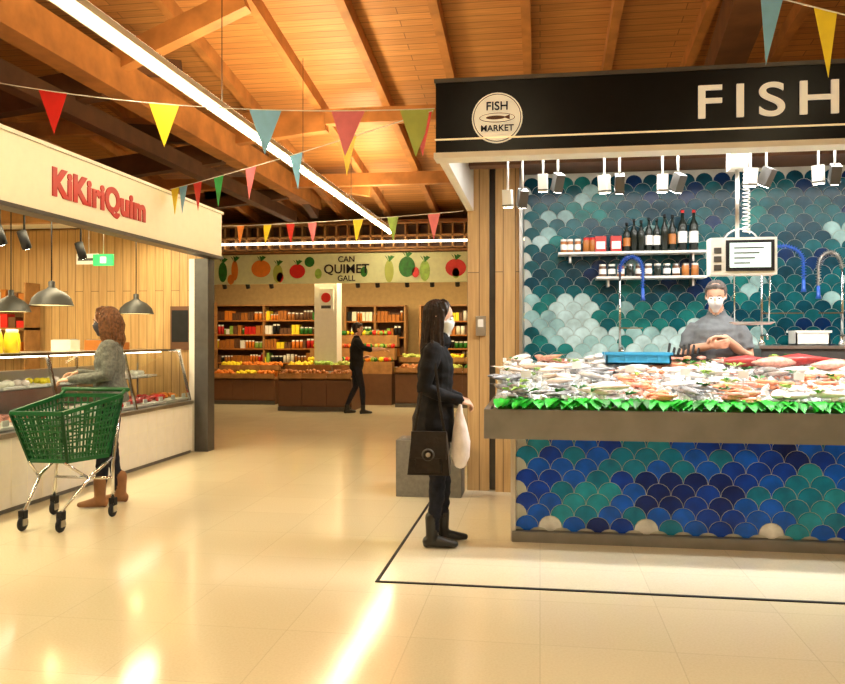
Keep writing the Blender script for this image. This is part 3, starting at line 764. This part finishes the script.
for s_ in (-1, 1):
    o.tube([(tx+s_*.26, 5.78, .94), (tx+s_*.26, 5.85, .985)], .014, 'green', 8)
    o.tube([(tx+s_*.25, 5.80, .92), (tx+s_*.23, 5.76, .6), (tx+s_*.24, 5.70, .40), (tx+s_*.25, 5.68, .14)], .013, 'chrome', 8, (1, 0, 0))
    o.tube([(tx+s_*.23, 5.70, .46), (tx+s_*.21, 5.45, .36), (tx+s_*.15, 5.18, .14)], .013, 'chrome', 8, (1, 0, 0))
    o.tube([(tx+s_*.14, 5.22, .49), (tx+s_*.20, 5.42, .35)], .011, 'chrome', 8, (1, 0, 0))
    for (wx, wy) in ((s_*.25, 5.68), (s_*.15, 5.16)):
        o.box((tx+wx-.022, wy-.02, .09), (tx+wx+.022, wy+.03, .15), 'blackm')
        for q in (-.02, .015): o.box((tx+wx+q, wy-.02, .04), (tx+wx+q+.005, wy+.03, .11), 'steel')
        o.lathe((tx+wx-.013, wy, .055), [(0, 0), (.03, 0), (.052, .004), (.055, .013), (.052, .022), (.03, .026), (0, .026)], 'blackm', 18, axis='X')
        o.lathe((tx+wx-.015, wy, .055), [(0, 0), (.022, 0), (.022, .03), (0, .03)], 'dgrey', 12, axis='X')
o.tube([(tx-.28, 5.85, .985), (tx+.28, 5.85, .985)], .018, 'green', 10, (0, 0, 1), True)
o.tube([(tx-.25, 5.69, .3), (tx+.25, 5.69, .3)], .011, 'chrome', 8, (0, 0, 1))
o.build()

# ------------------------------------------------------------ people
SK = mat('skin', (.60, .33, .22), .5, var=.06); SKP = mat('skin_pale', (.66, .40, .28), .5, var=.06)
def T(pts, rads, ref=(1, 0, 0), mx=None, seg=16, ds=1.0):
    V, F = tube_geo(pts, rads, ref, seg, True, ds)
    if mx is not None: V = [mx @ v for v in V]
    return (V, F)
def E(c, r, mx=None, rot=0, seg=20):
    n = 12; V = []; F = []; rm = Matrix.Rotation(rot, 3, 'Y')
    for i in range(1, n):
        th = math.pi*i/n
        for k in range(seg):
            a = 2*math.pi*k/seg; V.append(Vector(c)+rm @ Vector((r[0]*math.sin(th)*math.cos(a), r[1]*math.sin(th)*math.sin(a), r[2]*math.cos(th))))
    for i in range(n-2):
        for k in range(seg): F.append((i*seg+k, (i+1)*seg+k, (i+1)*seg+(k+1) % seg, i*seg+(k+1) % seg))
    F.append(tuple(range(seg))); F.append(tuple((n-2)*seg+k for k in range(seg-1, -1, -1)))
    if mx is not None: V = [mx @ v for v in V]
    return V, F
def simple(name, V, F, m, parent):
    me = bpy.data.meshes.new(name); me.from_pydata([tuple(v) for v in V], [], F); me.materials.append(m); me.polygons.foreach_set('use_smooth', [True]*len(F))
    o = bpy.data.objects.new(name, me); COL.objects.link(o); o.parent = parent
def build_person(name, parts, loc, rz, voxel=.008, headM=None, wrinkle=()):
    e = empty(name, loc, rz)
    V = []; F = []; tr = []; mats = []
    for (geo, m) in parts:
        o_ = len(V); V += [tuple(p) for p in geo[0]]; F += [tuple(o_+i for i in f) for f in geo[1]]
        if m not in mats: mats.append(m)
        c = [Vector(p) for p in geo[0]]; lo = Vector((min(p.x for p in c), min(p.y for p in c), min(p.z for p in c))); hi = Vector((max(p.x for p in c), max(p.y for p in c), max(p.z for p in c)))
        tr.append((BVHTree.FromPolygons([tuple(p) for p in geo[0]], geo[1]), mats.index(m), lo, hi))
    me = bpy.data.meshes.new(name+'_src'); me.from_pydata(V, [], F); me.update()
    t = bpy.data.objects.new(name+'_tmp', me); COL.objects.link(t)
    r = t.modifiers.new('r', 'REMESH'); r.mode = 'VOXEL'; r.voxel_size = voxel; r.use_smooth_shade = True
    s = t.modifiers.new('s', 'SMOOTH'); s.factor = .5; s.iterations = 2
    dg = bpy.context.evaluated_depsgraph_get(); nm = bpy.data.meshes.new_from_object(t.evaluated_get(dg))
    bpy.data.objects.remove(t)
    nm.materials.clear()
    for m in mats: nm.materials.append(m)
    idx = []; g = .02
    for p in nm.polygons:
        best = 9; bi = 0; c = p.center
        for (b, mi, lo, hi) in tr:
            if c.x < lo.x-g or c.x > hi.x+g or c.y < lo.y-g or c.y > hi.y+g or c.z < lo.z-g or c.z > hi.z+g: continue
            h = b.find_nearest(c, best)
            if h[0] is not None and h[3] < best: best = h[3]; bi = mi
        idx.append(bi)
    vm = {}
    for p, i in zip(nm.polygons, idx):
        for v in p.vertices: vm.setdefault(v, set()).add(i)
    nor = [v.normal.copy() for v in nm.vertices]
    for v in nm.vertices:
        st = vm.get(v.index, {0})
        if len(st) != 1: continue
        m = mats[next(iter(st))]; c = v.co
        if m in wrinkle:
            f = noise.noise((c.x*7+c.z*9, c.y*7-c.z*6, c.z*16))*.010 + noise.noise((c.x*20, c.y*20, c.z*34+3))*.003
            v.co = c+nor[v.index]*f
        elif m.name.startswith('hair'):
            a = math.atan2(c.y, c.x+.02); f = .004*math.sin(a*26+3*noise.noise((c.x*9, c.y*9, c.z*7)))
            v.co = c+nor[v.index]*f
    nm.polygons.foreach_set('material_index', idx); nm.polygons.foreach_set('use_smooth', [True]*len(idx)); nm.update()
    o = bpy.data.objects.new('body', nm); COL.objects.link(o); o.parent = e
    if headM is not None:
        for s_ in (-1, 1):
            for nme, geo, m in (('eye', E((.0805, s_*.031, .006), (.008, .012, .0065), headM), M['paper']), ('iris', E((.0865, s_*.031, .005), (.003, .006, .006), headM), M['blackm']),
                ('eyebrow', T([(.090, s_*.016, .024), (.090, s_*.031, .029), (.080, s_*.047, .025)], [.003, .0035, .0025], (0, 0, 1), headM), M['brown'])):
                simple(nme, geo[0], geo[1], m, e)
    return e
def head_parts(mx, skin, hair, style, mask=None):
    P = []
    P.append((E((-.008, 0, .028), (.094, .074, .092), mx), skin))
    P.append((T([(.052, 0, -.088), (.040, 0, -.075), (.028, 0, -.045), (.020, 0, -.01), (.016, 0, .03), (.010, 0, .06)],
        [(.022, .024), (.040, .042), (.056, .056), (.064, .063), (.068, .066), (.06, .06)], mx=mx), skin))
    P.append((T([(.084, 0, .012), (.096, 0, -.018), (.092, 0, -.028)], [.007, .012, .011], (0, 1, 0), mx), skin))
    P.append((T([(.074, -.018, -.056), (.082, 0, -.056), (.074, .018, -.056)], [.005, .007, .005], (0, 0, 1), mx), M['lip']))
    for s in (-1, 1):
        P.append((E((-.004, s*.076, -.005), (.018, .010, .028), mx, -.2), skin))
    if mask:
        P.append((T([(.056, 0, -.092), (.050, 0, -.075), (.046, 0, -.045), (.044, 0, -.018), (.046, 0, -.004)], [(.026, .028), (.045, .046), (.058, .058), (.060, .062), (.046, .054)], mx=mx), mask))
        for s in (-1, 1): P.append((T([(.05, s*.056, -.02), (.0, s*.080, -.006)], [.0045, .0045], mx=mx), mask))
    P.append((E((-.026, 0, .034), (.094, .084, .098), mx), hair))
    if style == 'short':
        P.append((E((-.045, 0, -.02), (.058, .070, .06), mx), hair))
        P.append((T([(.035, -.055, .085), (.056, 0, .098), (.035, .055, .085)], [.018, .022, .018], (0, 0, 1), mx), hair))
    if style == 'long':
        P.append((T([(-.04, 0, .05), (-.048, 0, -.03), (-.055, 0, -.11), (-.065, 0, -.20), (-.072, 0, -.28), (-.07, 0, -.34)], [(.075, .085), (.068, .086), (.056, .088), (.046, .088), (.032, .075), (.014, .04)], mx=mx), hair))
        for s in (-1, 1):
            P.append((T([(.015, s*.052, .105), (.025, s*.070, .05), (.010, s*.080, -.01), (.004, s*.084, -.08), (.010, s*.090, -.16), (.022, s*.092, -.24), (.03, s*.085, -.32)], [(.026, .014), (.026, .016), (.034, .016), (.042, .020), (.046, .022), (.036, .018), (.012, .008)], mx=mx), hair))
            P.append((T([(.01, s*.01, .122), (.040, s*.03, .112), (.052, s*.058, .07), (.035, s*.074, .02)], [.014, .014, .013, .012], (0, 0, 1), mx), hair))
    if style == 'wavy':
        P.append((T([(-.04, 0, .05), (-.06, 0, -.03), (-.07, 0, -.10), (-.075, 0, -.17)], [(.08, .086), (.072, .090), (.060, .092), (.03, .065)], mx=mx), hair))
        for s in (-1, 1):
            P.append((T([(.01, s*.01, .122), (.042, s*.035, .11), (.056, s*.058, .06), (.036, s*.075, .0)], [.015, .015, .015, .015], (0, 0, 1), mx), hair))
            P.append((T([(.02, s*.072, .04), (.015, s*.080, -.02), (.004, s*.088, -.08), (.006, s*.086, -.14), (-.005, s*.088, -.20)], [(.03, .018), (.036, .020), (.040, .022), (.034, .020), (.012, .010)], mx=mx), hair))
        for q in range(11):
            a = math.pi*(.35+1.3*q/10); x = -.03+.085*math.cos(a); y = .095*math.sin(a)
            w = .004*(1 if q % 2 else -1)
            P.append((T([(x, y*.9, .03), (x*1.08-.01, y*.98+w, -.04), (x*1.03, y*1.0-w, -.10), (x*1.08-.01, y*.98+w, -.16), (x*1.0, y*.98, -.215)], [.02, .020, .019, .016, .007], mx=mx), hair))
    return P
def hand(W, f, n, s, curl, skin, k=1.0):
    W = Vector(W); f = Vector(f).normalized(); n = Vector(n); n = (n-f*n.dot(f)).normalized(); lat = f.cross(n).normalized()*s
    P = [(T([W-f*.01, W+f*.035*k, W+f*.08*k], [(.015, .026), (.015, .036), (.013, .036)], tuple(n)), skin)]
    for i, L in enumerate((.072, .080, .074, .058)):
        p = W+f*.082*k+lat*(.030-.020*i)*k; pts = [p]; a = 0
        for q, fr in enumerate((.45, .3, .25)):
            a += curl*(1.0 if q else .7); d = f*math.cos(a)+n*math.sin(a); p = p+d*L*fr*k; pts.append(p)
        P.append((T(pts, [.0092, .0088, .0082, .0070], tuple(lat), seg=10), skin))
    b = W+f*.02*k+lat*.030*k; d = (f*.6+lat*.7+n*.35).normalized(); d2 = (f*.8+lat*.15+n*.6).normalized()
    P.append((T([b, b+d*.035, b+d*.035+d2*.030, b+d*.035+d2*.05], [.014, .011, .010, .008], tuple(n), seg=10), skin))
    return P
def legs(mat_, hips, knees, ankles, w=1.0):
    P = []
    for h, k, a in zip(hips, knees, ankles):
        h = Vector(h); k = Vector(k); a = Vector(a)
        P.append((T([h, h.lerp(k, .5), k, k.lerp(a, .35), a], [.088*w, .074*w, .055*w, .054*w, .037*w]), mat_))
    return P
def shoe(a, d, m, shaft=.12, sr=.048, heel=.03):
    a = Vector(a); d = Vector((d[0], d[1], 0)).normalized(); g = Vector((a.x, a.y, 0)); up = Vector((0, 0, 1))
    side = (-d.y, d.x, 0)
    return [(T([g-d*.005+up*(.08+shaft), g-d*.005+up*.09, g-d*.002+up*.055], [sr, sr*.88, sr*.95]), m),
            (T([g-d*.035+up*.040, g+d*.04+up*.042, g+d*.10+up*.034, g+d*.150+up*.030], [(.036, .038), (.038, .040), (.040, .030), (.030, .022)], side), m),
            (T([g-d*.040+up*.045, g-d*.042+up*.024], [(.032, .030), (.028, .026)], side), m)]

blk = mat('black_coat', (.009, .0085, .010), .8, var=.4, scale=14, bump=.3, spec=.2); jean = mat('black_jeans', (.009, .010, .018), .8, var=.4, scale=30, bump=.3, spec=.25)
boot = mat('black_leather', (.01, .009, .008), .3, var=.2); hairB = mat('hair_black', (.018, .009, .006), .42, var=.5, scale=40, bump=.3, spec=.3)
maskW = mat('mask_white', (.75, .78, .8), .7); maskD = mat('mask_dark', (.05, .05, .07), .7)
HM = Matrix.Translation((.03, 0, 1.525)) @ Matrix.Rotation(-.10, 4, 'Z') @ Matrix.Rotation(.10, 4, 'Y')
P = head_parts(HM, SKP, hairB, 'long', maskW)
P += [(T([(-.01, 0, 1.33), (.01, 0, 1.45)], [.058, .052]), SKP)]
P += [(T([(-.01, 0, .72), (-.01, 0, .86), (0, 0, 1.0), (.0, 0, 1.12), (.0, 0, 1.24), (-.01, 0, 1.33), (-.01, 0, 1.375)],
        [(.150, .195), (.14, .19), (.118, .155), (.12, .155), (.118, .165), (.085, .155), (.055, .085)], ds=.25), blk)]
P += [(T([(.03, 0, 1.375), (0, 0, 1.40)], [(.075, .085), (.068, .075)]), blk)]
for s in (-1, 1):
    w = (.155, s*.10, .985)
    P.append((T([(-.01, s*.155, 1.315), (-.045, s*.198, 1.19), (-.07, s*.215, 1.07), (.04, s*.165, 1.02), w], [.060, .058, .054, .046, .038]), blk))
    P += hand(w, (.9, -s*.35, -.25), (-.1, -s*.4, -.9), -1 if s > 0 else 1, .75, SKP)
P += legs(jean, [(0, -.085, .84), (0, .085, .84)], [(.02, -.075, .46), (.05, .08, .46)], [(-.01, -.07, .12), (.05, .08, .12)])
P += shoe((-.015, -.07, 0), (1, -.1), boot); P += shoe((.055, .085, 0), (1, .15), boot)
build_person('woman_shopper', P, (-.70, 5.22, .004), .12, .0065, headM=HM, wrinkle=(blk, jean))
bagL = mat('bag_leather', (.014, .010, .008), .38, var=.3, scale=25, bump=.4, spec=.3)
bag = MB('handbag'); bx, by, bz = -.70, 4.945, .53
def prism(o, c, wb, wt, db, dt, h, m):
    x, y, z = c
    V = [(x-wb/2, y-db/2, z), (x+wb/2, y-db/2, z), (x+wb/2, y+db/2, z), (x-wb/2, y+db/2, z), (x-wt/2, y-dt/2, z+h), (x+wt/2, y-dt/2, z+h), (x+wt/2, y+dt/2, z+h), (x-wt/2, y+dt/2, z+h)]
    o.add(V, [(0, 3, 2, 1), (4, 5, 6, 7), (0, 1, 5, 4), (1, 2, 6, 5), (2, 3, 7, 6), (3, 0, 4, 7)], m)
prism(bag, (bx, by, bz), .27, .22, .115, .06, .27, bagL)
prism(bag, (bx, by-.022, bz+.10), .23, .225, .085, .035, .175, bagL)
prism(bag, (bx, by-.058, bz+.02), .17, .16, .03, .02, .09, bagL)
bag.lathe((bx, by-.072, bz+.13), [(.030, .012), (.036, 0), (.042, .012)], 'dgrey', 20, axis='Y')
bag.lathe((bx, by-.070, bz+.13), [(0, 0), (.014, 0), (.016, .012)], 'steel', 14, axis='Y')
for q in (-1, 1):
    bag.tube([(bx+q*.10, by, bz+.25), (bx+q*.07, by+.01, bz+.42), (bx+q*.03, by+.045, bz+.70), (bx+.005, by+.10, bz+.855)], [(.010, .004)]*4, bagL, 8, (1, 0, 0), True)
bag.build(bevel=.022)
pb_ = MB('plastic_bag'); px, py, pz = -.52, 5.12, .58
plast = mat('plastic_bag_white', (.85, .78, .75), .35, var=.06, bump=.5, scale=18)
pb_.tube([(px, py, pz+.0), (px, py, pz+.04), (px+.005, py, pz+.14), (px, py, pz+.24), (px-.005, py, pz+.32), (px, py, pz+.375)], [(.045, .04), (.062, .055), (.062, .055), (.046, .035), (.026, .018), (.012, .01)], plast, 18, (1, 0, 0), True)
pb_.build()

swt = mat('grey_knit', (.155, .17, .155), .9, var=.3, scale=45, bump=.5); hairN = mat('hair_brown', (.15, .065, .026), .5, var=.5, scale=40, bump=.3, spec=.3)
bootT = mat('tan_suede', (.25, .11, .04), .8, var=.2)
HM = Matrix.Translation((.035, 0, 1.535)) @ Matrix.Rotation(.1, 4, 'Y')
P = head_parts(HM, SKP, hairN, 'wavy', maskD)
P += [(T([(-.01, 0, 1.34), (.01, 0, 1.46)], [.056, .05]), SKP)]
P += [(T([(-.01, 0, .88), (-.01, 0, .96), (0, 0, 1.06), (.0, 0, 1.16), (.0, 0, 1.26), (-.01, 0, 1.35), (-.005, 0, 1.395)],
        [(.142, .190), (.14, .187), (.12, .165), (.12, .165), (.12, .172), (.088, .16), (.06, .08)], ds=.2), swt)]
P += [(T([(.0, 0, 1.39), (.005, 0, 1.425)], [(.068, .07), (.062, .064)]), swt)]
for s in (-1, 1):
    w = (.26, s*.12, 1.10) if s < 0 else (.28, s*.09, 1.06)
    P.append((T([(-.01, s*.16, 1.33), (-.02, s*.208, 1.20), (-.01, s*.22, 1.09), (.12, s*.18, 1.07), w], [.062, .06, .055, .05, .038]), swt))
    P += hand(w, (.95, -s*.2, -.05), (0, -s*.3, -.95), -1 if s > 0 else 1, .6, SKP)
P += legs(jean, [(0, -.085, .86), (0, .085, .86)], [(.0, -.08, .47), (.04, .085, .47)], [(-.06, -.08, .12), (.06, .09, .12)], .98)
P += shoe((-.07, -.085, 0), (1, -.1), bootT, .14, .052); P += shoe((.07, .095, 0), (1, .1), bootT, .14, .052)
build_person('woman_shopper', P, (-3.58, 6.10, 0), math.radians(203), .0075, headM=HM, wrinkle=(swt, jean))

polo = mat('grey_polo', (.13, .14, .15), .85, var=.15, scale=20, bump=.2); hairG = mat('hair_grey', (.10, .08, .07), .6, var=.4, scale=40)
apr = mat('dark_apron', (.03, .035, .045), .6)
HM = Matrix.Translation((.06, 0, 1.60)) @ Matrix.Rotation(.30, 4, 'Y')
P = head_parts(HM, SK, hairG, 'short', maskW)
P += [(T([(-.01, 0, 1.38), (.03, 0, 1.52)], [.062, .058]), SK)]
P += [(T([(0, 0, .86), (0, 0, .95), (.01, 0, 1.06), (.005, 0, 1.2), (.0, 0, 1.32), (-.01, 0, 1.40), (-.005, 0, 1.45)],
        [(.13, .175), (.13, .175), (.13, .168), (.13, .18), (.12, .185), (.085, .165), (.06, .085)]), polo)]
P += [(T([(0.0, 0, 1.44), (.005, 0, 1.475)], [(.074, .078), (.068, .07)]), polo)]
P += [(T([(.035, 0, .62), (.03, 0, .85), (.032, 0, 1.0)], [(.12, .18), (.118, .178), (.115, .165)], ds=.2), apr)]
for s in (-1, 1):
    w = (.24, s*.03+.05, 1.26) if s > 0 else (.27, s*.05+.03, 1.20)
    P.append((T([(-.01, s*.165, 1.365), (.0, s*.215, 1.27), (.01, s*.235, 1.18)], [.058, .060, .058], ds=.4), polo))
    P.append((T([(0, s*.225, 1.24), (.01, s*.25, 1.11), (.12, s*.17, 1.17), w], [.046, .044, .040, .030]), SK))
    P += hand(w, (.35, -s*.9, .1), (.1, 0, -.9) if s > 0 else (-.9, 0, .2), -1 if s > 0 else 1, .55, SK)
P += legs(apr, [(0, -.09, .88), (0, .09, .88)], [(.01, -.1, .48), (.01, .1, .48)], [(0, -.1, .12), (0, .1, .12)], 1.05)
P += shoe((0, -.1, 0), (1, -.2), boot, .1); P += shoe((0, .1, 0), (1, .2), boot, .1)
build_person('fishmonger', P, (1.44, 6.73, .14), math.radians(254), .0075, headM=HM, wrinkle=(polo, apr))

HM = Matrix.Translation((.03, 0, 1.56)) @ Matrix.Rotation(.15, 4, 'Y')
P = head_parts(HM, SK, hairB, 'short')
P += [(T([(-.01, 0, 1.36), (.01, 0, 1.48)], [.06, .055]), SK)]
P += [(T([(0, 0, .88), (0, 0, 1.0), (0, 0, 1.1), (.005, 0, 1.24), (0, 0, 1.35), (0, 0, 1.41)], [(.13, .18), (.13, .175), (.125, .17), (.13, .19), (.095, .175), (.06, .08)]), blk)]
P.append((T([(0, -.18, 1.34), (.12, -.22, 1.22), (.24, -.22, 1.19)], [.066, .058, .052]), blk))
P.append((T([(.2, -.22, 1.2), (.35, -.21, 1.19), (.46, -.18, 1.2)], [.045, .038, .03]), SK)); P += hand((.46, -.18, 1.2), (1, .1, -.1), (0, 0, -1), 1, .4, SK)
P.append((T([(0, .18, 1.34), (-.02, .23, 1.2), (-.02, .23, 1.08)], [.066, .058, .052]), blk))
P.append((T([(-.02, .23, 1.1), (.10, .2, 1.02), (.22, .16, 1.05)], [.045, .038, .03]), SK)); P += hand((.22, .16, 1.05), (1, -.1, 0), (0, 0, -1), -1, .4, SK)
P += legs(jean, [(0, -.09, .88), (0, .09, .88)], [(.1, -.08, .48), (-.02, .08, .48)], [(.12, -.08, .12), (-.18, .09, .14)], 1.0)
P += shoe((.12, -.08, 0), (1, 0), boot, .06); P += shoe((-.17, .09, 0), (1, .1), boot, .06)
build_person('market_customer', P, (-3.36, 14.1, 0), math.radians(15), .010, headM=HM, wrinkle=(blk,))

# ------------------------------------------------------------ lights
def area(n, loc, size, power, col, rot=(0, 0, 0)):
    l = bpy.data.lights.new(n, 'AREA'); l.shape = 'RECTANGLE'; l.size, l.size_y = size; l.energy = power; l.color = col
    o = bpy.data.objects.new(n, l); COL.objects.link(o); o.location = loc; o.rotation_euler = rot; return o
area('stall_lamp', (1.9, 5.70, 2.83), (4.0, .10), 120, (1, .98, .92))
area('stall_lamp_front', (1.9, 5.15, 2.84), (4.0, .06), 60, (1, .98, .92), (math.radians(-8), 0, 0))
area('stall_lamp_rear', (1.9, 6.9, 2.84), (4.0, .10), 24, (1, .97, .92), (math.radians(15), 0, 0))
area('shop_lamp', (-4.7, 6.0, 2.64), (.10, 6.0), 140, (1, .84, .52))
area('shop_lamp_rear', (-6.6, 6.0, 2.64), (.3, 5.0), 100, (1, .82, .48))
area('grocer_lamp', (-3.6, 15.4, 2.74), (6.0, .12), 170, (1, .74, .38), (math.radians(15), 0, 0))
area('aisle_ceiling_fill', (-2.80, 6.5, 3.48), (.10, 14), 200, (1, .74, .38), (math.pi, 0, 0))  # added fill pointing up from the strip to brighten the ceiling planks
area('canopy_ceiling_fill', (1.8, 6.3, 3.2), (4, .5), 22, (1, .66, .32), (math.pi, 0, 0))  # added fill above the canopy to brighten the roof, no fixture there
W = bpy.data.worlds.new('world'); S.world = W; W.use_nodes = True
W.node_tree.nodes['Background'].inputs[0].default_value = (1, .75, .45, 1); W.node_tree.nodes['Background'].inputs[1].default_value = .3

# ------------------------------------------------------------ camera
cd = bpy.data.cameras.new('camera'); cd.sensor_width = 36; cd.lens = 780*36/845; cd.shift_y = -4/845
cam = bpy.data.objects.new('camera', cd); COL.objects.link(cam); cam.location = (0, 0, 1.4); cam.rotation_euler = (math.pi/2, 0, math.radians(8.57))
cd.clip_start = .05; S.camera = cam
try:
    S.view_settings.view_transform = 'Standard'; S.view_settings.look = 'None'; S.view_settings.exposure = 0.08
except Exception as ex: print(ex)
